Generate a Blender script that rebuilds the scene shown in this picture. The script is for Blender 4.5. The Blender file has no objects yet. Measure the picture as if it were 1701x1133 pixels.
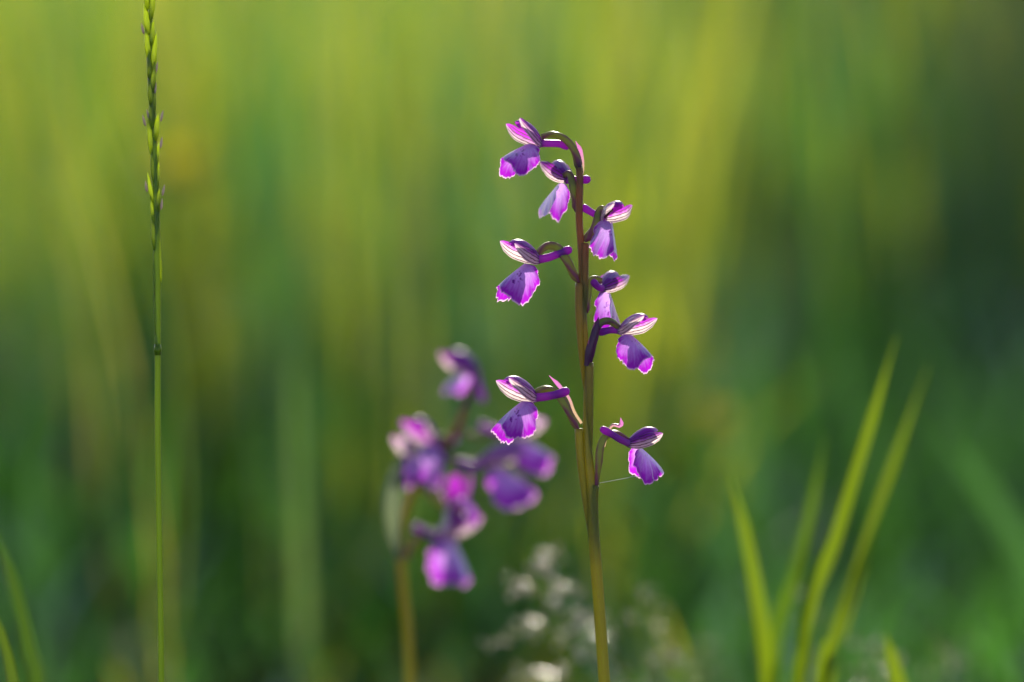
import bpy, math, random
from mathutils import Vector, Matrix, noise
R_ = math.radians
sc = bpy.context.scene

# ------------------------------------------------------------------ camera, sky, sun, exposure
CAM_H, PITCH, LENS, FOCUS = 0.315, -6.8, 135.0, 1.02
cam_d = bpy.data.cameras.new('camera'); cam = bpy.data.objects.new('camera', cam_d)
sc.collection.objects.link(cam)
cam.location = (0, 0, CAM_H); cam.rotation_euler = (R_(90 + PITCH), 0, 0)
cam_d.lens = LENS; cam_d.sensor_width = 36; cam_d.clip_start = 0.02; cam_d.clip_end = 500
cam_d.dof.use_dof = True; cam_d.dof.focus_distance = FOCUS; cam_d.dof.aperture_fstop = 3.1
sc.camera = cam

SUN_AZ, SUN_EL = 3.5, 22.0          # degrees from +Y (view direction), sun stands behind the flowers
w = bpy.data.worlds.new('World'); sc.world = w; w.use_nodes = True
nt = w.node_tree; bg = nt.nodes['Background']
sky = nt.nodes.new('ShaderNodeTexSky'); sky.sky_type = 'NISHITA'; sky.sun_disc = False
sky.sun_elevation = R_(SUN_EL); sky.sun_rotation = R_(SUN_AZ)
nt.links.new(sky.outputs[0], bg.inputs[0]); bg.inputs[1].default_value = 0.13
sd = bpy.data.lights.new('sun', 'SUN'); sd.energy = 5.0; sd.angle = R_(0.5); sd.color = (1, 0.90, 0.74)
sun = bpy.data.objects.new('sun', sd); sc.collection.objects.link(sun)
S = Vector((math.sin(R_(SUN_AZ)) * math.cos(R_(SUN_EL)), math.cos(R_(SUN_AZ)) * math.cos(R_(SUN_EL)), math.sin(R_(SUN_EL))))
sun.rotation_euler = S.to_track_quat('Z', 'Y').to_euler(); sun.location = S * 5
sc.view_settings.view_transform = 'Standard'; sc.view_settings.look = 'None'
sc.view_settings.exposure = 0.88; sc.view_settings.gamma = 1
sc.cycles.use_denoising = True; sc.cycles.max_bounces = 10
sc.cycles.diffuse_bounces = 6; sc.cycles.transmission_bounces = 8; sc.cycles.glossy_bounces = 3
sc.cycles.sample_clamp_indirect = 4

# ------------------------------------------------------------------ helpers
CM = Matrix.Rotation(R_(90 + PITCH), 3, 'X')
RT, UP, TO = CM @ Vector((1, 0, 0)), CM @ Vector((0, 1, 0)), CM @ Vector((0, 0, 1))
C0 = Vector((0, 0, CAM_H))
PXF = 36 / LENS / 1701
K = PXF * FOCUS                     # metres per photo pixel in the plane of the flowers (0.16 mm)
def P(px, py, d): return C0 - TO * d + RT * ((px - 850.5) * PXF * d) - UP * ((py - 566.5) * PXF * d)
def Q(px, py, t=0.0): return P(px, py, FOCUS) + TO * (t * K)

def link(o): sc.collection.objects.link(o); return o
def tag(o, label=None, cat=None, group=None, kind=None):
    if label: o['label'] = label
    if cat: o['category'] = cat
    if group: o['group'] = group
    if kind: o['kind'] = kind
    return o
def empty(name, loc, label, cat, group=None):
    o = bpy.data.objects.new(name, None); o.location = loc; o.empty_display_size = .01
    return tag(link(o), label, cat, group)

class MB:
    def __init__(s): s.v = []; s.f = []; s.uv = []; s.col = []
    def grid(s, rows, uvs=None, close=False, col=None):
        """rows: list of equally long point lists"""
        b = len(s.v); n = len(rows[0]); m = len(rows)
        for i, r in enumerate(rows):
            for j, p in enumerate(r):
                s.v.append(tuple(p)); s.uv.append(uvs[i][j] if uvs else (i / (m - 1), j / max(1, n - 1)))
                s.col.append(col if col else (1, 1, 1))
        for i in range(m - 1):
            for j in range(n if close else n - 1):
                k = (j + 1) % n
                s.f.append((b + i * n + j, b + i * n + k, b + (i + 1) * n + k, b + (i + 1) * n + j))
        return b
    def tube(s, pts, rad, sides=10, ribs=0, rib=0.0, twist=0.0, flat=1.0, ref=None, cap=True, col=None, us=(0, 1)):
        pts = [Vector(p) for p in pts]; rows = []; uvs = []
        t0 = (pts[1] - pts[0]).normalized()
        a = (ref or TO).cross(t0)
        if a.length < .05: a = RT.cross(t0)
        a.normalize(); L = 0; tot = sum((pts[i + 1] - pts[i]).length for i in range(len(pts) - 1))
        for i, p in enumerate(pts):
            t = (pts[min(i + 1, len(pts) - 1)] - pts[max(i - 1, 0)]).normalized()
            a = (a - t * a.dot(t)).normalized(); bb = t.cross(a)
            if i: L += (p - pts[i - 1]).length
            u = L / tot; r = rad(u) if callable(rad) else rad
            row = []; uv = []
            for j in range(sides):
                th = 2 * math.pi * j / sides
                rr = r * (1 + rib * math.cos(ribs * (th + twist * u))) if ribs else r
                row.append(p + a * (math.cos(th) * rr) + bb * (math.sin(th) * rr * flat)); uv.append((us[0] + (us[1] - us[0]) * u, j / sides))
            rows.append(row); uvs.append(uv)
        b = s.grid(rows, uvs, True, col)
        if cap:
            for e, row in ((0, 0), (1, len(rows) - 1)):
                ring = [b + row * sides + j for j in range(sides)]
                s.f.append(tuple(ring if e else ring[::-1]))
    def build(s, name, mat, parent=None, base=None, smooth=True, colours=False):
        me = bpy.data.meshes.new(name)
        base = Vector(base) if base is not None else Vector((0, 0, 0))
        me.from_pydata([tuple(Vector(p) - base) for p in s.v], [], s.f)
        uvl = me.uv_layers.new(name='UVMap'); vi = [0] * len(me.loops); me.loops.foreach_get('vertex_index', vi)
        uvl.data.foreach_set('uv', [c for i in vi for c in s.uv[i]])
        if colours:
            at = me.attributes.new('col', 'FLOAT_COLOR', 'POINT')
            at.data.foreach_set('color', [c for q in s.col for c in (q[0], q[1], q[2], 1)])
        if smooth: me.polygons.foreach_set('use_smooth', [True] * len(me.polygons))
        me.materials.append(mat)
        o = link(bpy.data.objects.new(name, me)); o.parent = parent
        return o

def spline(pts, n):
    """Catmull-Rom through Vectors (any dimension)"""
    pts = [Vector(p) for p in pts]; m = len(pts) - 1; out = []
    for i in range(n + 1):
        x = i / n * m; k = min(int(x), m - 1); t = x - k
        p1, p2 = pts[k], pts[k + 1]
        p0 = pts[k - 1] if k else p1 * 2 - p2
        p3 = pts[k + 2] if k + 2 <= m else p2 * 2 - p1
        out.append(.5 * ((2 * p1) + (p2 - p0) * t + (2 * p0 - 5 * p1 + 4 * p2 - p3) * t * t + (3 * p1 - p0 - 3 * p2 + p3) * t ** 3))
    return out
def prof(tab):
    """piecewise smooth 1-D table"""
    def f(x):
        if x <= tab[0][0]: return tab[0][1]
        for (a, va), (b, vb) in zip(tab, tab[1:]):
            if x <= b:
                t = (x - a) / (b - a); t = t * t * (3 - 2 * t); return va + (vb - va) * t
        return tab[-1][1]
    return f

# ------------------------------------------------------------------ materials
class NT:
    def __init__(s, name):
        s.m = bpy.data.materials.new(name); s.m.use_nodes = True; s.t = s.m.node_tree
        s.t.nodes.clear(); s.out = s.n('OutputMaterial')
    def n(s, t, **kw):
        o = s.t.nodes.new('ShaderNode' + t)
        for k, v in kw.items(): setattr(o, k, v)
        return o
    def l(s, a, b): s.t.links.new(a, b)
    def set(s, sock, v):
        if hasattr(v, 'links') or isinstance(v, bpy.types.NodeSocket): s.l(v, sock)
        else: sock.default_value = (*v, 1) if isinstance(v, (tuple, list)) and len(v) == 3 and sock.type == 'RGBA' else v
    def mix(s, f, a, b, mode='MIX'):
        o = s.n('Mix', data_type='RGBA', blend_type=mode); s.set(o.inputs[0], f); s.set(o.inputs[6], a); s.set(o.inputs[7], b); return o.outputs[2]
    def math(s, op, a, b=0.0, c=0.0):
        o = s.n('Math', operation=op); s.set(o.inputs[0], a); s.set(o.inputs[1], b); s.set(o.inputs[2], c); return o.outputs[0]
    def ramp(s, f, stops):
        o = s.n('ValToRGB'); s.set(o.inputs[0], f); e = o.color_ramp.elements
        while len(e) < len(stops): e.new(.5)
        for el, (p, c) in zip(e, stops): el.position = p; el.color = (c, c, c, 1) if isinstance(c, (int, float)) else (*c, 1)
        return o.outputs[0]
    def uv(s):
        o = s.n('UVMap', uv_map='UVMap'); x = s.n('SeparateXYZ'); s.l(o.outputs[0], x.inputs[0]); return x.outputs[0], x.outputs[1]
    def noise(s, scale, detail=3, vec=None, rough=.5):
        o = s.n('TexNoise'); o.inputs['Scale'].default_value = scale; o.inputs['Detail'].default_value = detail; o.inputs['Roughness'].default_value = rough
        if vec is None:
            c = s.n('TexCoord'); vec = c.outputs['Object']
        s.l(vec, o.inputs['Vector']); return o.outputs[0]
    def comb(s, x, y, z=0.0):
        o = s.n('CombineXYZ'); s.set(o.inputs[0], x); s.set(o.inputs[1], y); s.set(o.inputs[2], z); return o.outputs[0]
    def leaf(s, refl, trans, tfac=.5, rough=.4, gloss=.5, bump=None, bstr=.3, bdist=.0002):
        """diffuse + translucent sheet with a dielectric sheen on top"""
        d = s.n('BsdfDiffuse'); t = s.n('BsdfTranslucent'); g = s.n('BsdfGlossy'); m1 = s.n('MixShader'); m2 = s.n('MixShader')
        s.set(d.inputs[0], refl); s.set(t.inputs[0], trans); g.inputs['Roughness'].default_value = rough
        s.set(m1.inputs[0], tfac); s.l(d.outputs[0], m1.inputs[1]); s.l(t.outputs[0], m1.inputs[2])
        fr = s.n('Fresnel'); fr.inputs[0].default_value = 1.42
        if bump is not None:
            b = s.n('Bump'); b.inputs['Strength'].default_value = bstr; b.inputs['Distance'].default_value = bdist; s.l(bump, b.inputs['Height'])
            for q in (d, g, t, fr): s.l(b.outputs[0], q.inputs['Normal'])
        s.set(m2.inputs[0], s.math('MULTIPLY', fr.outputs[0], gloss)); s.l(m1.outputs[0], m2.inputs[1]); s.l(g.outputs[0], m2.inputs[2])
        s.l(m2.outputs[0], s.out.inputs[0]); return s.m

def mat_lip():
    s = NT('lip_petal'); u, v = s.uv()      # u radius 0..1, v 0..1 with 0.5 = midline
    av = s.math('MULTIPLY', s.math('ABSOLUTE', s.math('SUBTRACT', v, .5)), 2)
    fan = s.noise(9, 3, s.comb(s.math('MULTIPLY', v, 6), s.math('MULTIPLY', u, .35)))
    streak = s.ramp(fan, [(.35, 0.), (.62, 1.)])
    edge = s.ramp(s.math('ADD', u, s.math('MULTIPLY', s.math('SUBTRACT', fan, .5), .45)), [(.38, 0.), (.86, 1.)])
    pale = s.ramp(av, [(.15, 1.), (.95, 0.)])
    refl = s.mix(edge, (.42, .25, .82), (.33, .015, .54))
    refl = s.mix(s.math('MULTIPLY', pale, s.math('SUBTRACT', 1, edge)), refl, (.64, .56, .97))
    trans = s.mix(edge, (.52, .28, .72), (.34, .008, .50))
    refl = s.mix(s.math('MULTIPLY', streak, .5), refl, (.26, .04, .42))
    # spots beside the midline
    vo = s.n('TexVoronoi'); vo.inputs['Scale'].default_value = 12; s.l(s.comb(u, s.math('MULTIPLY', v, 1.6)), vo.inputs['Vector'])
    sp = s.ramp(vo.outputs['Distance'], [(.26, 1.), (.40, 0.)])
    zone = s.math('MULTIPLY', s.ramp(av, [(.02, 0.), (.06, 1.), (.30, 1.), (.42, 0.)]), s.ramp(u, [(.10, 0.), (.18, 1.), (.62, 1.), (.72, 0.)]))
    sp = s.math('MULTIPLY', sp, zone)
    sp = s.math('MULTIPLY', sp, s.ramp(s.noise(3.2, 1, s.comb(s.math('MULTIPLY', u, 3), s.math('MULTIPLY', v, 5))), [(.38, 0.), (.46, 1.)]))
    refl = s.mix(sp, refl, (.10, .02, .24)); trans = s.mix(sp, trans, (.16, .01, .26))
    rim = s.ramp(u, [(.955, 0.), (.985, 1.)])  # bright backlit edge of the lip, painted as a paler margin
    trans = s.mix(rim, trans, (.76, .52, .72)); refl = s.mix(rim, refl, (.72, .42, .78))
    return s.leaf(refl, trans, .68, .34, .34, fan, .5, .0004)
def mat_sepal(name='veined_sepal', purple=0.0):
    s = NT(name); u, v = s.uv()            # v 0 lower edge .. 1 upper edge
    n = s.noise(5, 2, s.comb(s.math('MULTIPLY', u, 1.5), v))
    # veins fan out from the base and run together at the tip
    wv = s.math('ADD', v, s.math('MULTIPLY', s.math('SUBTRACT', n, .5), .10))
    fr = s.math('ABSOLUTE', s.math('SUBTRACT', s.math('FRACT', s.math('MULTIPLY', wv, 4.8)), .5))
    vein = s.ramp(fr, [(.09, 1.), (.22, 0.)])
    vein = s.math('MULTIPLY', vein, s.ramp(u, [(.0, 1.), (.86, .9), (.97, 0.)]))
    pu = s.ramp(s.math('ADD', v, s.math('MULTIPLY', s.math('SUBTRACT', n, .5), .4)), [(.46 - purple, 0.), (.74 - purple * .5, 1.)])
    refl = s.mix(pu, (.28, .17, .33), (.22, .04, .42)); trans = s.mix(pu, (.80, .68, .68), (.40, .03, .52))
    tip = s.ramp(u, [(.86, 0.), (1., 1.)])
    refl = s.mix(s.math('MULTIPLY', tip, .4), refl, (.45, .13, .50)); trans = s.mix(s.math('MULTIPLY', tip, .3), trans, (.62, .14, .62))
    refl = s.mix(vein, refl, (.045, .018, .05)); trans = s.mix(vein, trans, (.16, .06, .09))
    return s.leaf(refl, trans, .68, .28, .2, fr, .3, .0003)
def mat_hood():
    s = NT('hood_purple'); u, v = s.uv()
    n = s.noise(6, 3, s.comb(s.math('MULTIPLY', u, .8), s.math('MULTIPLY', v, 3)))
    fr = s.math('ABSOLUTE', s.math('SUBTRACT', s.math('FRACT', s.math('MULTIPLY', v, 5)), .5))
    vein = s.math('MULTIPLY', s.ramp(fr, [(.05, 1.), (.2, 0.)]), .6)
    refl = s.mix(n, (.40, .08, .54), (.28, .05, .46)); refl = s.mix(vein, refl, (.10, .03, .16))
    trans = s.mix(n, (.52, .05, .58), (.40, .02, .52)); trans = s.mix(vein, trans, (.30, .04, .35))
    return s.leaf(refl, trans, .64, .42, .14, fr, .3, .0003)
def mat_spur():
    s = NT('spur_violet'); u, v = s.uv(); n = s.noise(420, 3)
    refl = s.mix(s.ramp(u, [(.0, 0.), (.3, .5), (.62, 1.)]), (.45, .10, .52), (.20, .05, .42)); refl = s.mix(s.ramp(u, [(.75, 0.), (1., 1.)]), refl, (.40, .04, .46))
    refl = s.mix(s.math('MULTIPLY', n, .3), refl, (.15, .02, .25))
    return s.leaf(refl, (.60, .07, .66), .5, .42, .35, n, .2, .0002)
def mat_ovary():
    s = NT('ovary_green_purple'); u, v = s.uv(); n = s.noise(260, 3)
    ribs = s.math('ABSOLUTE', s.math('SUBTRACT', s.math('FRACT', s.math('ADD', s.math('MULTIPLY', v, 3), s.math('MULTIPLY', u, 1.43))), .5))
    f = s.math('ADD', s.math('MULTIPLY', n, .7), s.math('MULTIPLY', ribs, .8))
    f = s.math('ADD', f, s.ramp(u, [(.0, .35), (.45, .05), (.7, -.0), (1., .25)]))
    refl = s.mix(s.ramp(f, [(.50, 0.), (.88, 1.)]), (.16, .20, .07), (.13, .055, .12))
    trans = s.mix(s.ramp(f, [(.50, 0.), (.88, 1.)]), (.50, .56, .10), (.38, .14, .26))
    return s.leaf(refl, trans, .42, .36, .35, n, .3, .0003)
def mat_stem(name='orchid_stem', lo=(.17, .185, .018), hi=(.145, .082, .036)):
    s = NT(name); u, v = s.uv(); n = s.noise(170, 5, None, .65)
    st = s.noise(9, 4, s.comb(s.math('MULTIPLY', u, 5), s.math('MULTIPLY', v, 9)))
    f = s.math('ADD', s.math('ADD', s.ramp(u, [(.5, 0.), (.74, .06), (.86, .22), (.93, .52)]), s.math('MULTIPLY', st, .65)), s.math('MULTIPLY', n, .2))
    f = s.ramp(f, [(.38, 0.), (.86, 1.)])
    refl = s.mix(f, lo, hi); trans = s.mix(f, (.64, .62, .03), (.56, .23, .06))
    sp = s.ramp(s.noise(1500, 2), [(.60, 0.), (.70, 1.)])
    refl = s.mix(s.math('MULTIPLY', sp, .55), refl, (.05, .03, .03))
    return s.leaf(refl, trans, .45, .33, .8, st, .4, .0004)
def mat_bract():
    s = NT('bract'); u, v = s.uv(); n = s.noise(5, 2, s.comb(u, s.math('MULTIPLY', v, 2)))
    f = s.ramp(s.math('ADD', u, s.math('MULTIPLY', n, .3)), [(.45, 0.), (.95, 1.)])
    return s.leaf(s.mix(f, (.10, .085, .055), (.36, .10, .34)), s.mix(f, (.50, .34, .22), (.55, .16, .46)), .55, .35, .7)
def mat_plain(name, refl, trans, tfac, rough=.4, gloss=.6, nscale=200, var=.3):
    s = NT(name); n = s.noise(nscale, 3)
    return s.leaf(s.mix(s.math('MULTIPLY', n, var), refl, tuple(c * .4 for c in refl)), s.mix(s.math('MULTIPLY', n, var), trans, tuple(c * .5 for c in trans)), tfac, rough, gloss, n, .2, .0002)
def mat_grass(name, tmul=(2.8, 2.35, .55), tfac=.5, gloss=.55, rough=.38):
    s = NT(name); a = s.n('Attribute', attribute_name='col'); u, v = s.uv()
    n = s.noise(8, 3, s.comb(s.math('MULTIPLY', u, 6), s.math('MULTIPLY', v, 3)))
    c = s.mix(s.math('MULTIPLY', n, .45), a.outputs['Color'], s.mix(1.0, a.outputs['Color'], (.45, .5, .45), 'MULTIPLY'))
    fr = s.math('FRACT', s.math('MULTIPLY', v, 7))
    return s.leaf(c, s.mix(1.0, c, tmul, 'MULTIPLY'), tfac, rough, gloss, fr, .25, .0002)
def mat_ground():
    s = NT('meadow_soil'); n = s.noise(30, 6, None, .7); m = s.noise(4, 3)
    c = s.mix(n, (.018, .020, .007), (.024, .040, .010)); c = s.mix(s.math('MULTIPLY', m, .6), c, (.018, .036, .008))
    b = s.n('BsdfPrincipled'); s.set(b.inputs['Base Color'], c); b.inputs['Roughness'].default_value = 1.0; b.inputs['Specular IOR Level'].default_value = .05
    bp = s.n('Bump'); bp.inputs['Strength'].default_value = .8; bp.inputs['Distance'].default_value = .01; s.l(n, bp.inputs['Height']); s.l(bp.outputs[0], b.inputs['Normal'])
    s.l(b.outputs[0], s.out.inputs[0]); return s.m

M = dict(lip=mat_lip(), sepal=mat_sepal(purple=.08), sepal_purple=mat_sepal('veined_sepal_purple', .30), hood=mat_hood(), spur=mat_spur(), ovary=mat_ovary(), stem=mat_stem(), bract=mat_bract(),
         column=mat_plain('column_maroon', (.16, .03, .07), (.3, .05, .1), .2), bract_dark=mat_plain('bract_dark_purple', (.10, .028, .10), (.25, .06, .2), .35, .3, .8),
         grass=mat_grass('grass_blade'), meadow=mat_grass('meadow_grass', gloss=.42, rough=.45, tfac=.64, tmul=(3.7, 2.9, 1.5)), ground=mat_ground(),
         culm=mat_plain('grass_culm', (.11, .18, .022), (.46, .60, .04), .58, .35, .7, 60),
         spikelet=mat_plain('green_spikelet', (.17, .25, .04), (.74, .86, .09), .78, .35, .7, 300, .25),
         awn=mat_plain('pale_anther', (.55, .42, .40), (.7, .55, .5), .4),
         seed=mat_plain('seed_husk', (.74, .68, .60), (.95, .86, .72), .5, .16, 1.0, 300, .5),
         yellow=mat_plain('buttercup_petal', (.34, .30, .006), (.46, .41, .006), .5, .4, .15),
         yellow_c=mat_plain('buttercup_centre', (.35, .32, .02), (.4, .4, .02), .3),
         silk=mat_plain('spider_silk', (.7, .72, .68), (.8, .8, .8), .4, .2, 1.0),
         bush=mat_grass('bush_leaf', (1.6, 1.7, .5), .35, .6, .35), bark=mat_plain('bark', (.09, .07, .05), (.05, .05, .05), 0.0, .8, .3, 40, .7))

# ------------------------------------------------------------------ ground
def ground_z(x, y): return 0.012 * noise.noise(Vector((x * 1.3, y * 1.3, 0))) * min(1, 4 / (1 + abs(x) + abs(y)))
g = MB(); NX = 90
xs = [math.copysign(abs(t) ** 3 * 260 + abs(t) * 6, t) for t in [i / NX * 2 - 1 for i in range(NX + 1)]]
g.grid([[(x, y + 3, ground_z(x, y + 3)) for x in xs] for y in xs])
tag(g.build('ground', M['ground']), kind='structure')

# ------------------------------------------------------------------ orchid flowers
def flower(parent, base, O, psi, pitch, ovary, scale=1.0, roll=0.0, seed=0, spur=None, bract=None, lip_drop=0.0, depth=FOCUS,
           spread=1.22, dark_bract=None, ov_r=(6.2, 7.2, 4.6), lip_w=1.0, lip_len=1.0, sepal='sepal'):
    """design units are photo pixels (0.16 mm). local x = where the flower faces, z = up, y = side.
    psi 180 faces left, 90 faces the camera; ovary/spur/bract are (px, py, towards-camera px) points."""
    rnd = random.Random(seed); k = PXF * depth
    def W(p): return P(p[0], p[1], depth) + TO * ((p[2] if len(p) > 2 else 0) * k)
    org = W(O); ps, pt = R_(psi), R_(pitch)
    fw = (RT * math.cos(ps) + TO * math.sin(ps)).normalized(); X = (fw * math.cos(pt) + UP * math.sin(pt)).normalized()
    Z = (UP * math.cos(pt) - fw * math.sin(pt)).normalized(); Y = Z.cross(X)
    if roll:
        q = Matrix.Rotation(R_(roll), 3, X); Y = q @ Y; Z = q @ Z
    def L(x, y, z): return org + (X * x + Y * y + Z * z) * (k * scale)
    # ovary: the twisted stalk that carries the flower
    m = MB(); pts = spline([W(p) for p in ovary], 30)
    rr = prof([(0, ov_r[0] * .35), (.12, ov_r[0] * 1.04), (.2, ov_r[0]), (.42, ov_r[1]), (.7, ov_r[1] * .93), (1, ov_r[2])])
    m.tube(pts, lambda u: rr(u) * k, 24, 3, .15, 3.0)
    fl = m.build('flower', M['ovary'], parent, base)
    def add(name, mb, mat): return mb.build(name, mat, fl, base)
    # side sepals: spread wings with dark veins
    def sheet(cl, hw, bow, up, nu=22, nv=11, ripple=0.0, rev=False, tilt=None, curl=0.0):
        cp = spline(cl, nu); rows = []; uvs = []
        ph = rnd.random() * 6
        for i, c in enumerate(cp):
            u = i / nu; t = (cp[min(i + 1, nu)] - cp[max(i - 1, 0)]).normalized()
            a = Vector(up(u) if callable(up) else up); a = (a - t * a.dot(t)).normalized(); nrm = t.cross(a)
            h = hw(u); row = []; uv = []
            for j in range(nv):
                v = j / (nv - 1) * 2 - 1
                p = c + a * (v * h * (1 - .12 * v * v)) + nrm * (bow * h * v * v + curl * h * max(0, abs(v) - .7) + ripple * math.sin(u * 9 + ph + v * 2) * abs(v))
                row.append(L(*p)); uv.append((u, (v + 1) / 2))
            rows.append(row); uvs.append(uv)
        mb = MB(); mb.grid(rows, uvs); return mb
    lw = prof([(0, 5), (.07, 10), (.28, 13.5), (.55, 14), (.8, 11), (.93, 6.5), (1, 0.6)])
    for sg in (1, -1):
        j = lambda a: a * (1 + rnd.uniform(-.07, .07))
        sp = spread
        cl = [(-5, sg * 4, -1), (j(16), sg * 14 * sp, j(5)), (j(38), sg * j(22) * sp, j(14)), (j(62), sg * j(20) * sp, j(25))]
        mb = sheet(cl, lw, .42 * sg, lambda u: (-.35, -.30 * sg, .9), ripple=.7, curl=-.25 * sg)
        add('side_sepal', mb, M[sepal])
    # top sepal and two petals close the helmet
    dw = prof([(0, 6), (.3, 15), (.65, 15), (.9, 9), (1, .6)])
    add('top_sepal', sheet([(-4, 0, 6), (12, 0, 21), (31, 0, 31), (48, 0, 31), (58, 0, 25)], dw, -.62, (0, 1, 0), ripple=.5), M['hood'])
    pw = prof([(0, 3), (.3, 6.5), (.7, 6.8), (.92, 4), (1, .5)])
    for sg in (1, -1):
        add('petal', sheet([(0, sg * 3, 3), (18, sg * 8, 17), (38, sg * 9, 24), (52, sg * 4, 22)], pw, .35 * sg, (-.2, -.45 * sg, .9)), M['hood'])
    # column
    c = MB(); c.tube([L(-2, 0, 0), L(6, 0, 7), L(14, 0, 13), L(20, 0, 15), L(23, 0, 14)], lambda u: (5.2 if u < .8 else 3.4) * k * scale, 10)
    add('column', c, M['column'])
    # lip: a fan folded back along its midline
    al = R_(37 + lip_drop); md = Vector((math.cos(al), 0, -math.sin(al))); dn = Vector((-math.sin(al), 0, -math.cos(al)))
    Rt = prof([(0, 61 * lip_len), (16, 69 * lip_len), (34, 77 * lip_len), (48, 75 * lip_len), (64, 64 * lip_len), (82, 47 * lip_len), (100, 32 * lip_len), (118, 20 * lip_len)])
    q_y = [0]; q_d = [0]
    fp = prof([(0, 22), (7, 30), (20, 62), (40, 78), (70, 84)])
    for i in range(160):
        a = R_(fp(i * .5)); q_y.append(q_y[-1] + .5 * math.cos(a) * lip_w); q_d.append(q_d[-1] + .5 * math.sin(a))
    def look(t, q): i = min(int(q * 2), 158); f = min(1, q * 2 - i); return t[i] + (t[i + 1] - t[i]) * f
    nth, nr = 101, 18; rows = []; uvs = []; teeth = [rnd.uniform(-.028, .026) * (1 + (rnd.random() < .10) * 1.6) for _ in range(nth)]; ph = rnd.random() * 6
    wv = [1 + .045 * math.sin(ph + i * .37) for i in range(nth)]
    for i in range(nr + 1):
        r = i / nr; row = []; uv = []
        for j in range(nth):
            sgn = j / (nth - 1) * 2 - 1; th = abs(sgn) * 116
            Rr = Rt(th) * (1 + teeth[j] * max(0, (r - .82) / .18)) * wv[j]
            Rr *= .97; rad = 2.5 + r * (Rr - 2.5)
            a = rad * math.cos(R_(th)); qq = rad * math.sin(R_(th))
            y = look(q_y, qq) + 1.6 * math.sin(th * .24 + ph) * r ** 3 + (1.6 * teeth[j] * 20 * max(0, r - .8))
            d = look(q_d, qq) + 3.5 * r ** 3 * (1 if th < 50 else 0) * (1 - th / 50)
            p = Vector((25, 0, -8)) + md * a + dn * d + Vector((0, math.copysign(y, sgn) if sgn else 0, 0))
            row.append(L(*p)); uv.append((r, j / (nth - 1)))
        rows.append(row); uvs.append(uv)
    mb = MB(); mb.grid(rows, uvs); add('lip', mb, M['lip'])
    # spur
    s0 = L(4, 0, -1)
    spp = [s0] + ([W(p) for p in spur] if spur else [L(-16, 0, 4), L(-34, 0, 9), L(-54, 0, 17)])
    sp = MB(); sr = prof([(0, 8), (.2, 6.8), (.6, 6.4), (.85, 7.4), (.95, 6.2), (1, 2.2)])
    sp.tube(spline(spp, 22), lambda u: sr(u) * k * scale, 12, flat=.9); add('spur', sp, M['spur'])
    if bract or dark_bract:
        bp = spline([W(p) for p in (bract or dark_bract)], 14); rows = []; uvs = []
        bw = prof([(0, 6), (.3, 8), (.8, 6.5), (1, .5)]) if dark_bract else prof([(0, 3), (.35, 3), (.6, 3.2), (.82, 4.4), (1, .5)])
        for i, c in enumerate(bp):
            t = (bp[min(i + 1, 14)] - bp[max(i - 1, 0)]).normalized(); a = t.cross(TO).normalized(); nn = a.cross(t)
            a = (a * .8 + nn * .6).normalized() if bract else a; nn = a.cross(t)
            row = []; uv = []
            for jj in range(7):
                v = jj / 3 - 1; h = bw(i / 14) * k
                row.append(c + a * (v * h) - nn * (h * .7 * v * v) + (nn * (h * .6) if dark_bract else nn * 0)); uv.append((i / 14, jj / 6))
            rows.append(row); uvs.append(uv)
        b = MB(); b.grid(rows, uvs); add('bract', b, M['bract'] if bract else M['bract_dark'])
    return fl

# ------------------------------------------------------------------ the orchid in focus
def orchid_stem(m, path, depth, sides=20):
    """path rows: (px_left, px_right, py, t)"""
    k = PXF * depth
    c = spline([(*(P((a + b) / 2, y, depth) + TO * (t * k)), (b - a) / 2 * k) for a, b, y, t in path], 90)
    # spline over 4-vectors: xyz + radius
    rad = [q[3] for q in c]; n = len(rad) - 1
    m.tube([Vector(q[:3]) for q in c], lambda u: rad[min(n, max(0, round(u * n)))], sides, 5, .07, 1.6)

base1 = Vector(Q(1048, 1830)); base1.z = 0
o1 = empty('orchid', base1, 'tall purple orchid with eight open flowers on a sharp green and brown stem', 'orchid', 'purple orchids')
m = MB()
orchid_stem(m, [(1034, 1068, 1860, 0), (1010, 1040, 1450, 0), (990, 1017, 1133, 0), (982, 1007, 1000, 0), (975, 999, 900, 0), (967, 993, 800, 0), (964, 987, 740, 0), (965, 985, 680, 0),
                (965, 984, 610, 0), (962, 981, 550, 0), (959, 977, 500, 0), (958, 975, 450, 0), (959, 970, 400, 0), (957, 967, 360, 0), (958, 968, 310, 0), (957, 969, 285, 0), (954, 966, 270, 0)], FOCUS)
for path in ([(972, 404, 1), (971, 440, 2), (972, 490, 1), (972, 540, 0)], [(962, 470, 3), (962, 520, 3), (966, 590, 2), (970, 650, 0)],
             [(979, 602, 4), (979, 660, 4), (980, 720, 2), (981, 780, 0)], [(961, 712, 3), (964, 760, 3), (971, 820, 2), (980, 900, 0)], [(988, 806, 1), (987, 840, 1), (989, 880, 0), (991, 940, -3)]):
    m.tube(spline([Q(*p) for p in path], 20), lambda u: (6.4 * (1 - u ** 3) + .4) * K, 10, us=[(1860 - y) / 1590 for y in (path[0][1], path[-1][1])])
st1 = m.build('stem', M['stem'], o1, base1)
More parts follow.
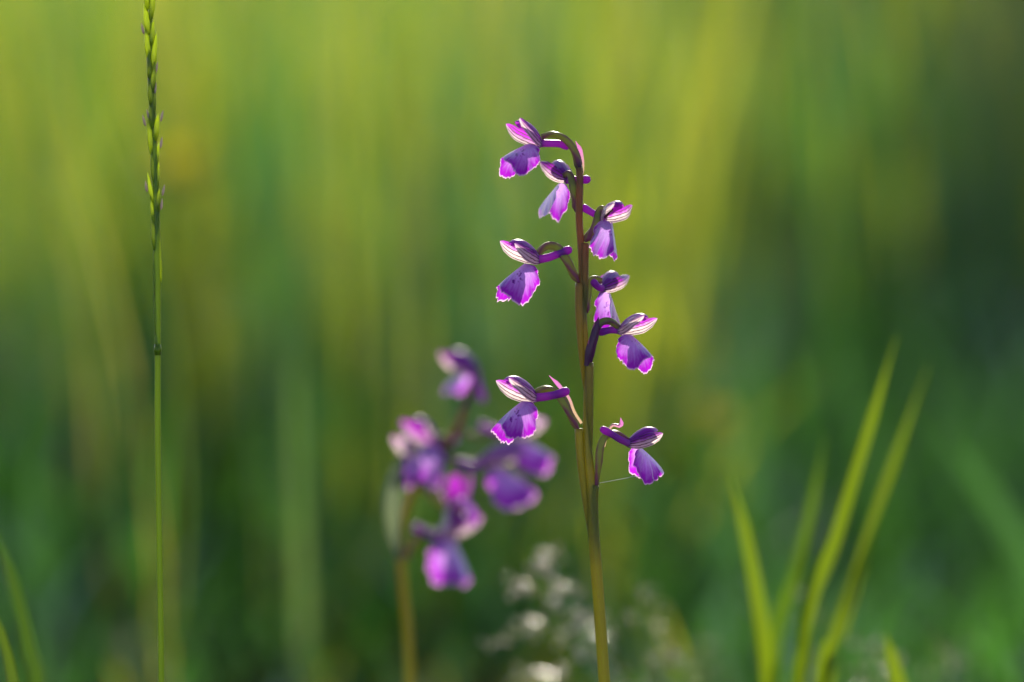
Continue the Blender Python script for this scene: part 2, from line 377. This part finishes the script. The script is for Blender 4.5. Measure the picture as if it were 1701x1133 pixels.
F = [
 dict(sepal='sepal_purple', O=(897, 238, 0), psi=152, pitch=14, ovary=[(963, 285, 0), (958, 262, 1), (949, 243, 2), (936, 229, 2), (918, 223, 2), (900, 228, 0)], spur=[(915, 238, -5), (932, 239, -8), (946, 245, -9)],
      bract=[(964, 300, -2), (967, 278, -4), (965, 258, -6), (956, 234, -8)], scale=.92, roll=7, seed=1, ov_r=(6.5, 6, 4.5)),
 dict(O=(943, 296, -26), sepal='sepal_purple', psi=242, pitch=4, ovary=[(957, 352, -6), (953, 318, -8), (950, 296, -12), (946, 288, -18), (938, 290, -26)], spur=[(955, 298, -18), (968, 298, -10), (981, 298, -6)],
      scale=.96, roll=8, seed=2, ov_r=(5, 6.5, 5), spread=1.2, lip_w=.6),
 dict(O=(1003, 362, 4), psi=58, pitch=-2, ovary=[(972, 402, 1), (980, 390, 2), (990, 372, 2), (996, 352, 1), (1001, 348, 3), (1004, 358, 4)], spur=[(993, 358, -4), (980, 351, -6), (966, 342, -8)],
      scale=.9, roll=-6, seed=3, ov_r=(7, 6.8, 5), lip_drop=28, lip_w=.75, spread=1.15),
 dict(O=(893, 431, 0), psi=150, pitch=2, ovary=[(962, 470, 2), (950, 450, 2), (938, 428, 3), (926, 411, 2), (908, 408, 0), (891, 423, 0)], spur=[(910, 428, 4), (930, 421, 5), (950, 413, 4)],
      scale=1.0, roll=-5, seed=4, ov_r=(6.5, 7.2, 5)),
 dict(O=(1001, 478, -30), sepal='sepal_purple', psi=-62, pitch=0, ovary=[(976, 520, -5), (976, 494, -6), (979, 472, -8), (987, 462, -14), (998, 466, -26)], spur=[(995, 477, -18), (989, 472, -8), (984, 466, -2)],
      scale=.92, seed=5, ov_r=(4.5, 5.5, 5), spread=1.2, lip_drop=16, lip_w=.65),
 dict(O=(1030, 549, 0), psi=31, pitch=0, ovary=[(978, 604, 3), (982, 576, 4), (988, 552, 4), (998, 537, 3), (1014, 534, 2), (1030, 545, 1)], spur=[(1018, 548, -6), (1006, 550, -10), (994, 553, -14)],
      dark_bract=[(976, 608, 7), (981, 580, 9), (989, 552, 9), (994, 527, 6)], scale=.9, roll=-8, seed=6, ov_r=(7, 6.5, 5)),
 dict(O=(889, 660, 0), psi=151, pitch=4, ovary=[(962, 716, 2), (947, 690, 2), (934, 665, 0), (921, 650, -3), (905, 646, -2), (886, 654, 0)], spur=[(905, 659, 5), (925, 655, 6), (946, 648, 5)],
      bract=[(965, 704, -2), (953, 685, -5), (944, 662, -8), (930, 645, -10), (912, 624, -12)], scale=1.04, roll=6, seed=7, ov_r=(5.5, 6.5, 5)),
 dict(O=(1045, 737, -10), psi=-18, pitch=0, ovary=[(988, 822, 0), (993, 775, 3), (997, 745, 3), (1006, 726, 0), (1024, 720, -6), (1043, 732, -10)], spur=[(1030, 730, -2), (1014, 720, 4), (997, 711, 8)],
      bract=[(1002, 742, -8), (1008, 718, -10), (1018, 705, -10), (1030, 706, -10), (1031, 694, -10)], scale=.88, roll=9, seed=8, ov_r=(4.5, 6.2, 5), lip_drop=2, lip_w=.8),
]
for f in F: flower(o1, base1, **f)
for a in (200, 330, 80):     # basal leaves
    b = MB(); dx, dy = math.cos(R_(a)), math.sin(R_(a)); rows = []
    for i in range(11):
        u = i / 10; c = base1 + Vector((dx, dy, 0)) * (.10 * u) + Vector((0, 0, .004 + .05 * u - .055 * u * u)); h = .011 * math.sin(math.pi * min(1, u * .93 + .06)) ** .7
        rows.append([c + Vector((-dy, dx, 0)) * (v * h) + Vector((0, 0, abs(v) * h * .4)) for v in (-1, -.5, 0, .5, 1)])
    b.grid(rows, None, False, (.06, .11, .025)); b.build('leaf', M['grass'], o1, base1, colours=True)

# ------------------------------------------------------------------ the second orchid, out of focus behind
D2 = 1.126
base2 = Vector(P(690, 1700, D2)); base2.z = 0
o2 = empty('orchid', base2, 'blurred purple orchid with crowded flowers on a thin brown stem behind the sharp one', 'orchid', 'purple orchids')
m = MB()
orchid_stem(m, [(676, 698, 1700, 0), (670, 692, 1133, 0), (661, 680, 980, 0), (657, 675, 900, 0), (668, 686, 840, 0), (690, 706, 800, 0), (712, 727, 770, 0), (738, 752, 735, 0), (757, 769, 700, 0), (768, 778, 670, 0)], D2)
m.build('stem', M['stem'], o2, base2)
G = [
 dict(O=(792, 618, 0), psi=212, pitch=8, lip_len=.6, ovary=[(770, 680, 0), (778, 655, 3), (790, 632, 5), (788, 620, 0)], spur=[(795, 640, 10), (800, 655, 14), (803, 668, 16)], lip_drop=-8, scale=1.0, seed=11),
 dict(O=(722, 735, 0), psi=128, pitch=12, ovary=[(720, 775, 0), (738, 750, -5), (740, 730, -8), (726, 728, -2)], scale=1.05, seed=12, lip_drop=25),
 dict(O=(805, 762, 0), psi=10, pitch=-8, ovary=[(732, 745, 0), (752, 762, 2), (778, 768, 0), (803, 762, 0)], ov_r=(4.5, 5, 4), spur=[(795, 772, 8), (775, 772, 12), (758, 766, 12)], lip_drop=-16, scale=1.12, seed=13, lip_w=1.3),
 dict(O=(845, 722, -25), psi=15, pitch=0, ovary=[(757, 705, 0), (780, 722, -4), (812, 728, -14), (842, 722, -24)], ov_r=(4, 4.5, 4), lip_drop=-12, scale=.95, seed=14),
 dict(O=(757, 852, 10), psi=80, pitch=72, ovary=[(700, 800, 0), (718, 822, 4), (738, 842, 6), (760, 856, 8)], scale=1.05, seed=15, lip_drop=26),
 dict(O=(728, 888, 8), psi=24, pitch=2, ovary=[(672, 930, 0), (684, 905, 4), (700, 885, 6), (728, 886, 8)], spur=[(715, 888, 8), (700, 880, 8), (686, 874, 8)], scale=1.1, seed=16, lip_drop=26, lip_w=1.3),
 dict(sepal='sepal', O=(690, 764, 0), psi=160, pitch=28, ovary=[(700, 805, 0), (690, 795, 0), (684, 780, 0), (693, 768, 0)], scale=.75, seed=17, lip_drop=40, lip_len=.7),
]
for f in G: flower(o2, base2, depth=D2, **{'sepal': 'sepal_purple', **f})

m = MB(); rows = []          # the pale leaf clasping the blurred stem
for i, c in enumerate(spline([P(664, 930, D2 - .004), P(655, 880, D2 - .004), P(652, 830, D2 - .005), P(662, 775, D2 - .004), P(676, 748, D2 - .002)], 14)):
    h = 15 * PXF * D2 * math.sin(math.pi * min(.98, .06 + i / 14)) ** .8; rows.append([c - RT * h - TO * (h * .5), c - RT * (h * .5) - TO * (h * .1), c, c + RT * (h * .5) - TO * (h * .1), c + RT * h - TO * (h * .5)])
m.grid(rows); m.build('leaf', mat_plain('pale_sheath', (.09, .13, .08), (.14, .18, .09), .45), o2, base2)

# ------------------------------------------------------------------ grasses with their own place
def blade(m, pts, w, col, n=14, fold=.3, face=None, wp=None):
    pts = spline(pts, n); rows = []; wp = wp or prof([(0, .75), (.35, 1), (.75, .7), (1, .03)])
    for i, p in enumerate(pts):
        t = (pts[min(i + 1, n)] - pts[max(i - 1, 0)]).normalized(); f = face or TO
        a = t.cross(f).normalized(); nn = a.cross(t); h = w * .5 * wp(i / n)
        rows.append([p - a * h + nn * (h * fold), p, p + a * h + nn * (h * fold)])
    m.grid(rows, None, False, col)
YG, BG, DG, STRAW = (.101, .140, .014), (.022, .076, .044), (.017, .071, .013), (.17, .16, .07)
def tuft(label, blades, root, group=None, name='grass_tuft'):
    base = Vector(root); t = empty(name, base, label, 'grass', group)
    for pts, w, col, d, fc in blades:
        m = MB(); pp = [P(x, y, d if not isinstance(d, tuple) else d[0] + (d[1] - d[0]) * i / (len(pts) - 1)) for i, (x, y) in enumerate(pts)]
        e = pp[0].copy(); r = base + (Vector((e.x, e.y, 0)) - Vector((base.x, base.y, 0))) * .25; r.z = 0
        blade(m, [r] + pp, w, col, face=fc or (TO + RT * .35).normalized()); m.build('blade', M['grass'], t, base, colours=True)
    return t
def gp(px, d): v = P(px, 1133, d); return Vector((v.x, v.y, 0))
mm = .001
TG, TD = (.066, .115, .006), (.036, .080, .008)
tuft('tuft of bright yellow green blades fanning up beside the sharp orchid', [
    ([(1275, 1133), (1258, 1000), (1238, 890), (1212, 785)], 5.0 * mm, TG, 1.13, None),
    ([(1285, 1100), (1318, 960), (1345, 850), (1372, 720)], 4.0 * mm, TD, 1.15, None),
    ([(1330, 1080), (1385, 900), (1440, 720), (1490, 555)], 4.4 * mm, TG, 1.12, None),
    ([(1375, 1120), (1420, 960), (1472, 800), (1545, 600)], 4.2 * mm, TG, (1.12, 1.15), None),
    ([(1360, 1133), (1395, 1050), (1425, 960), (1475, 815)], 4.2 * mm, TG, 1.13, None)], gp(1320, 1.13))
tuft('short bright green blade tip rising alone among low pale seed heads', [([(1500, 1240), (1492, 1150), (1482, 1100), (1470, 1050)], 6.0 * mm, TG, 1.11, None)], gp(1505, 1.11), name='grass_plant')
tuft('long bluish blade arching over towards the shaded bush', [([(1780, 1200), (1730, 1000), (1650, 840), (1530, 680)], 12 * mm, BG, 1.36, (TO + UP * .5).normalized())], gp(1800, 1.36), name='grass_plant')
tuft('narrow blades crossing at the foot of the seeding grass stem', [
    ([(64, 1180), (48, 1080), (25, 980), (-15, 860)], 4.4 * mm, (.020, .050, .008), 1.10, None),
    ([(44, 1290), (20, 1130), (4, 1060), (-26, 980)], 3.4 * mm, (.03, .06, .008), 1.06, None)], gp(60, 1.09))
tuft('broad pale bluish blade standing upright between seeding stem and blurred orchid', [([(505, 1100), (500, 900), (492, 720), (486, 540)], 4.5 * mm, (.05, .10, .08), 1.38, (TO + UP * .45).normalized())], gp(505, 1.32), name='grass_plant')
tuft('dim blue green blades standing behind the crossing narrow blades', [([(75, 1133), (70, 960), (62, 820), (50, 640)], 9 * mm, BG, 1.4, (TO + UP * .4 - RT * .2).normalized()),
    ([(230, 1133), (215, 900), (190, 700), (150, 420)], 6 * mm, BG, 1.55, None)], gp(90, 1.42))
tuft('pale blue green blades standing upright behind the small buttercup and the lowest orchid flower', [([(1225, 1133), (1240, 900), (1250, 700), (1252, 480)], 9 * mm, BG, 1.5, (TO + UP * .45).normalized()),
    ([(1190, 1133), (1175, 900), (1180, 760), (1200, 620)], 6 * mm, BG, 1.5, None)], gp(1215, 1.5))

tuft('slender pale stems leaning across the bright meadow behind the seeding grass spike', [
    ([(260, 900), (200, 560), (130, 280), (70, 20)], 2.2 * mm, (.16, .17, .09), 1.42, None),
    ([(170, 900), (150, 600), (105, 350), (30, 130)], 2.2 * mm, (.14, .16, .09), 1.5, None),
    ([(300, 900), (290, 600), (230, 300), (150, 60)], 1.8 * mm, (.05, .09, .04), 1.36, None),
    ([(640, 900), (650, 600), (640, 300), (600, -20)], 2.4 * mm, (.13, .17, .07), 1.55, None)], gp(250, 1.45))
tuft('two slender dark blades rising behind the top flower of the sharp orchid', [
    ([(840, 900), (835, 600), (805, 300), (770, -30)], 2.4 * mm, (.03, .07, .02), 1.5, None),
    ([(1010, 900), (1060, 600), (1070, 300), (1040, -20)], 2.6 * mm, (.04, .09, .04), 1.6, None)], gp(930, 1.55))

# seeding grass stem, nearly in focus
DS = 1.026
gb = Vector(P(272, 1800, DS)); gb.z = 0
gs = empty('seeding_grass', gb, 'thin upright green grass stem carrying a narrow seeding spike', 'grass')
def SP(x, y, t=0): return P(x, y, DS) + TO * (t * K)
m = MB(); sp_path = spline([SP(272, 1850), SP(268, 1133), SP(264, 860), (SP(262, 700)), SP(262, 575), SP(261, 430), SP(258, 300), SP(253, 150), SP(249, 0), SP(246, -60)], 60)
m.tube(sp_path, lambda u: (5.2 + 1.3 * max(0, 1 - abs(u - .74) / .07) - 3.0 * max(0, u - .82) / .18) * K, 8); m.build('stem', M['culm'], gs, gb)
m = MB(); m.tube([SP(262, 590), SP(262, 580), SP(262, 572)], lambda u: (5.2 + 1.4 * math.sin(u * 3.14)) * K, 8); m.build('node', M['spikelet'], gs, gb)
def spindle(m, a, b, r, ref=None, sides=7, peak=.35):
    a, b = Vector(a), Vector(b)
    m.tube([a + (b - a) * t for t in (0, .12, .35, .6, .85, 1)], lambda u: r * max(.06, (math.sin(math.pi * u ** .75)) ** .8), sides)
for xx, ya, yb in ((257, 560, 470), (256, 500, 415), (259, 585, 545), (266, 470, 395)):
    m = MB(); spindle(m, SP(xx + 2, ya, 2), SP(xx, yb, 3), 2.6 * K); m.build('spikelet', M['spikelet'], gs, gb)
rnd = random.Random(5); y = 415; i = 0
while y > -40:
    sg = 1 if i % 2 else -1; x0 = 262 - (552 - y) * .022 + (0 if y > 300 else -(300 - y) * .012)
    ln = rnd.uniform(44, 72) * (0.75 if y > 420 else 1); off = sg * rnd.uniform(1, 7.5) * (.6 if y > 400 else 1.0)
    m = MB(); spindle(m, SP(x0 + off * .3, y + 6, rnd.uniform(0, 3)), SP(x0 + off * rnd.uniform(1.0, 1.7), y - ln, rnd.uniform(-3, 5)), rnd.uniform(3.8, 6.4) * (.6 if y > 430 else .8 if y > 330 else 1) * K)
    sk = m.build('spikelet', M['spikelet'], gs, gb)
    if rnd.random() < .6 and y < 400:
        m = MB(); xx = x0 + off * 1.8; yy = y - ln * rnd.uniform(.4, .9); spindle(m, SP(xx, yy + 8, 2), SP(xx + sg * rnd.uniform(2, 6), yy - 12, 3), 2.4 * K, sides=5); m.build('anther', M['awn'], sk, gb)
    y -= rnd.uniform(15, 24) * (1.3 if y > 400 else 1); i += 1

# feathery seed heads low down, glinting
husk = MB(); spindle(husk, (0, 0, -.0016), (0, 0, .0016), .0009, sides=6); husk_o = husk.build('spikelet', M['seed']); husk_me = husk_o.data; bpy.data.objects.remove(husk_o)
def panicle(label, path, d, nbr, blen, nsp, seed, up=.3):
    rnd = random.Random(seed); pts = [P(x, y, d) for x, y in path]; base = Vector((pts[0].x + rnd.uniform(-.01, .01), pts[0].y, 0))
    t = empty('seed_head', base, label, 'grass', 'feathery grass seed heads')
    m = MB(); c = spline([base] + pts, 40); m.tube(c, lambda u: (.0008 - .0004 * u), 6); m.build('stem', M['culm'], t, base)
    for i in range(nbr):
        u = .45 + .55 * i / nbr; p = c[int(u * 40)]; az = rnd.uniform(0, 6.28); l = blen * (1.15 - u * .8) * rnd.uniform(.7, 1.2)
        dirv = (RT * math.cos(az) + TO * math.sin(az) * .6 + UP * rnd.uniform(up - .2, up + .4)).normalized()
        bp = [p + dirv * (l * q) - UP * (l * .35 * q * q) for q in (0, .33, .66, 1)]
        m = MB(); m.tube(bp, .00025, 4); br = m.build('branch', M['culm'], t, base)
        for j in range(nsp):
            q = bp[1].lerp(bp[3], (j + rnd.random()) / nsp) + Vector([rnd.uniform(-.0018, .0018) for _ in range(3)])
            o = link(bpy.data.objects.new('spikelet', husk_me)); o.parent = br; o.location = q - base
            o.rotation_euler = (rnd.uniform(-1, 1), rnd.uniform(-1, 1), rnd.uniform(0, 6)); s = rnd.uniform(.3, .7); o.scale = (s, s, s * 1.2)
panicle('feathery pale seed head just behind the lower stem of the sharp orchid', [(985, 1260), (950, 1120), (915, 1030), (872, 915)], 1.15, 26, .034, 12, 3)
panicle('small pale seed head between the sharp orchid stem and the bright tuft', [(1100, 1250), (1085, 1130), (1065, 1060), (1055, 960)], 1.18, 10, .022, 8, 4)
panicle('loose pale seed head threaded among the bright tuft blades', [(1440, 1260), (1400, 1130), (1370, 1040), (1345, 960)], 1.18, 7, .022, 5, 6)
panicle('low pale seed head at the foot of the lone bright blade tip', [(1520, 1260), (1500, 1160), (1480, 1110), (1455, 1060)], 1.17, 7, .018, 5, 8)
panicle('low seed head behind the lone bright blade tip, farther from the bright tuft', [(1600, 1270), (1580, 1180), (1565, 1120), (1548, 1050)], 1.20, 6, .014, 5, 9)
panicle('sparse faint seed head between the small pale one and the bright tuft foot', [(1190, 1280), (1180, 1190), (1165, 1110), (1150, 1040)], 1.22, 6, .018, 4, 12)

# buttercups
def buttercup(label, px, py, d, tilt, seed, r=.011):
    rnd = random.Random(seed); c = P(px, py, d); base = Vector((c.x + .02, c.y + .01, 0)); t = empty('buttercup', base, label, 'flower', 'yellow buttercups')
    m = MB(); m.tube(spline([base, base.lerp(c, .5) + Vector((.008, 0, 0)), c - Vector((0, 0, .004)), c], 24), .0009, 7); m.build('stem', M['culm'], t, base)
    ax = (Vector((rnd.uniform(-.4, .4), -.5 * tilt, 1))).normalized(); e1 = ax.orthogonal().normalized(); e2 = ax.cross(e1)
    for i in range(5):
        a = i * 1.2566; dr = e1 * math.cos(a) + e2 * math.sin(a); sd_ = ax.cross(dr); rows = []
        for k2 in range(7):
            u = k2 / 6; h = r * .55 * math.sin(math.pi * min(.93, u * .8 + .1)); p = c + dr * (r * u) + ax * (r * (.15 + .65 * u * u))
            rows.append([p + sd_ * (v * h) + ax * (abs(v) * h * .35) for v in (-1, -.5, 0, .5, 1)])
        m = MB(); m.grid(rows); m.build('petal', M['yellow'], t, base)
    m = MB(); m.tube([c + ax * (r * q) for q in (0, .2, .4, .5)], lambda u: r * .3 * (1.05 - u * .7), 8); m.build('centre', M['yellow_c'], t, base)
buttercup('blurred yellow buttercup close beside the seeding grass spike', 308, 306, 1.6, 1, 1, .0145)
buttercup('small blurred yellow buttercup behind the lowest flower of the sharp orchid', 1175, 715, 1.47, .6, 2, .010)

# a strand of spider silk from the stem of the lowest right flower
m = MB(); m.tube(spline([Q(992, 803, 1), Q(1015, 799, 0), Q(1038, 795, -4), Q(1058, 792, -10), Q(1090, 800, -18)], 20), .00007, 4)
tag(m.build('spider_thread', M['silk']), 'fine spider thread strung from the stalk of the lowest flower on the sharp orchid', 'thread')

# ------------------------------------------------------------------ meadow
rnd = random.Random(42)
mg = MB()
def meadow_blade(m, x, y, h, w, lean, col, seg=4):
    a = rnd.uniform(0, 6.283); dx, dy = math.cos(a), math.sin(a); b = rnd.uniform(0, 6.283); sx, sy = math.cos(b), math.sin(b)
    z0 = ground_z(x, y) - .003; rows = []
    for i in range(seg + 1):
        u = i / seg; l = lean * h * u * u; z = z0 + h * (u - .22 * lean * u * u)
        hw = w * .5 * (1 - u ** 2.2) + .0002
        c = (x + dx * l, y + dy * l, z); rows.append([(c[0] - sx * hw, c[1] - sy * hw, z), (c[0] + sx * hw, c[1] + sy * hw, z)])
    m.grid(rows, None, False, col)
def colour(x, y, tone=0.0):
    if x > .055 * y: tone -= .42  # fewer yellow blades on the right: the bush's shade deepened through grass colour
    if x < -.09 * y: tone -= .16  # left flank likewise dimmed through its colour
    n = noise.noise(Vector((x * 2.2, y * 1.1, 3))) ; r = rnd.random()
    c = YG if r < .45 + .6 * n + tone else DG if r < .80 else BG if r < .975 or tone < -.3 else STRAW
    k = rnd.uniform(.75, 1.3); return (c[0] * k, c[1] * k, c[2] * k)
def scatter(n, d0, d1, hlo, hhi, wlo, whi, lean, xk=.27, xo=.45, keep=None, tone=0.0):
    done = 0
    while done < n:
        y = d0 + (d1 - d0) * rnd.random() ** .8; x = rnd.uniform(-1, 1) * (xk * y + xo)
        c = noise.noise(Vector((x * 3.1, y * 2.0, 9)))
        if rnd.random() > .62 + .6 * c or (keep and not keep(x, y)): done += .25; continue
        h = rnd.uniform(hlo, hhi) * (1 + .35 * noise.noise(Vector((x * 1.7, y * 1.2, 20))))
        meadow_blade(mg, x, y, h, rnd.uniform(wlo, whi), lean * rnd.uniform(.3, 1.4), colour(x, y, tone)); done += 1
left = lambda x, y: x < .05 * y or y > 2.05 or rnd.random() < .12
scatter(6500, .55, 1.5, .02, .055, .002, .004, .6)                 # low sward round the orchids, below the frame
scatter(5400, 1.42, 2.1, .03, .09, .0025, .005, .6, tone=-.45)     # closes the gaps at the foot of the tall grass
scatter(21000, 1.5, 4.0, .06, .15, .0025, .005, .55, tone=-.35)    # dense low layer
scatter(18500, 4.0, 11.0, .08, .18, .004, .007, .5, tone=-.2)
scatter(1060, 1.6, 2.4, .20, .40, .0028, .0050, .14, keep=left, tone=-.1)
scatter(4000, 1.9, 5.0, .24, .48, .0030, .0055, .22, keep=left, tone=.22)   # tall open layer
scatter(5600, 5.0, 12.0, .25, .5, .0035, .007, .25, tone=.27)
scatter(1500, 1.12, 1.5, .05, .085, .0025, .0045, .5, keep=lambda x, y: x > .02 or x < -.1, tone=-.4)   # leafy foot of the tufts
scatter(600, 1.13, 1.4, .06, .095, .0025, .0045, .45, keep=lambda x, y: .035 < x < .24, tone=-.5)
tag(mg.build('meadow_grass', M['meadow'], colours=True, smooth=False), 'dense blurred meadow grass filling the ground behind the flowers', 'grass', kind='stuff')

# ------------------------------------------------------------------ bushes that shade the right side
def bush(label, x, y, rx, ry, h, n, seed):
    rnd = random.Random(seed); base = Vector((x, y, 0)); t = empty('bush', base, label, 'bush')
    m = MB(); tips = []
    for i in range(9):
        a = rnd.uniform(0, 6.28); q = rnd.uniform(.3, .9); e = base + Vector((math.cos(a) * rx * q, math.sin(a) * ry * q, h * rnd.uniform(.45, .85)))
        m.tube(spline([base + Vector((math.cos(a) * .03, math.sin(a) * .03, -.02)), base.lerp(e, .5) + Vector((0, 0, .08)), e], 8), lambda u: .016 - .012 * u, 6); tips.append(e)
    m.build('trunk', M['bark'], t, base)
    m = MB(); cl = [(math.cos(a) * q, math.sin(a) * q, z) for a, q, z in ((rnd.uniform(0, 6.283), rnd.random() ** .45 * .97, rnd.random() ** 1.15) for _ in range(190))]
    k = 0
    while k < n:
        cx, cy, cz = rnd.choice(cl); p = Vector((cx + rnd.gauss(0, .13), cy + rnd.gauss(0, .13), cz + rnd.gauss(0, .09)))
        if p.x ** 2 + p.y ** 2 + (max(0, p.z - .3) / .7) ** 2 > 1 or p.z < .04: k += .1; continue
        c = base + Vector((p.x * rx, p.y * ry, p.z * h)); d = Vector((rnd.uniform(-1, 1), rnd.uniform(-1, 1), rnd.uniform(-.5, .6))).normalized(); s = d.cross(Vector((rnd.uniform(-.5, .5), rnd.uniform(-.5, .5), 1))).normalized()
        L = rnd.uniform(.035, .06); q = rnd.uniform(.7, 1.25); col = (.045 * q, .085 * q, .02 * q) if rnd.random() < .8 else (.055 * q, .09 * q, .04 * q)
        m.grid([[c, c], [c + d * (L * .45) - s * (L * .27), c + d * (L * .45) + s * (L * .27)], [c + d * L, c + d * (L + .0005)]], None, False, col); k += 1
    m.build('crown', M['bush'], t, base, colours=True, smooth=False)
bush('dark leafy bush blurred behind the shaded part of the meadow', 1.14, 4.7, .97, .75, 1.6, 60000, 1)
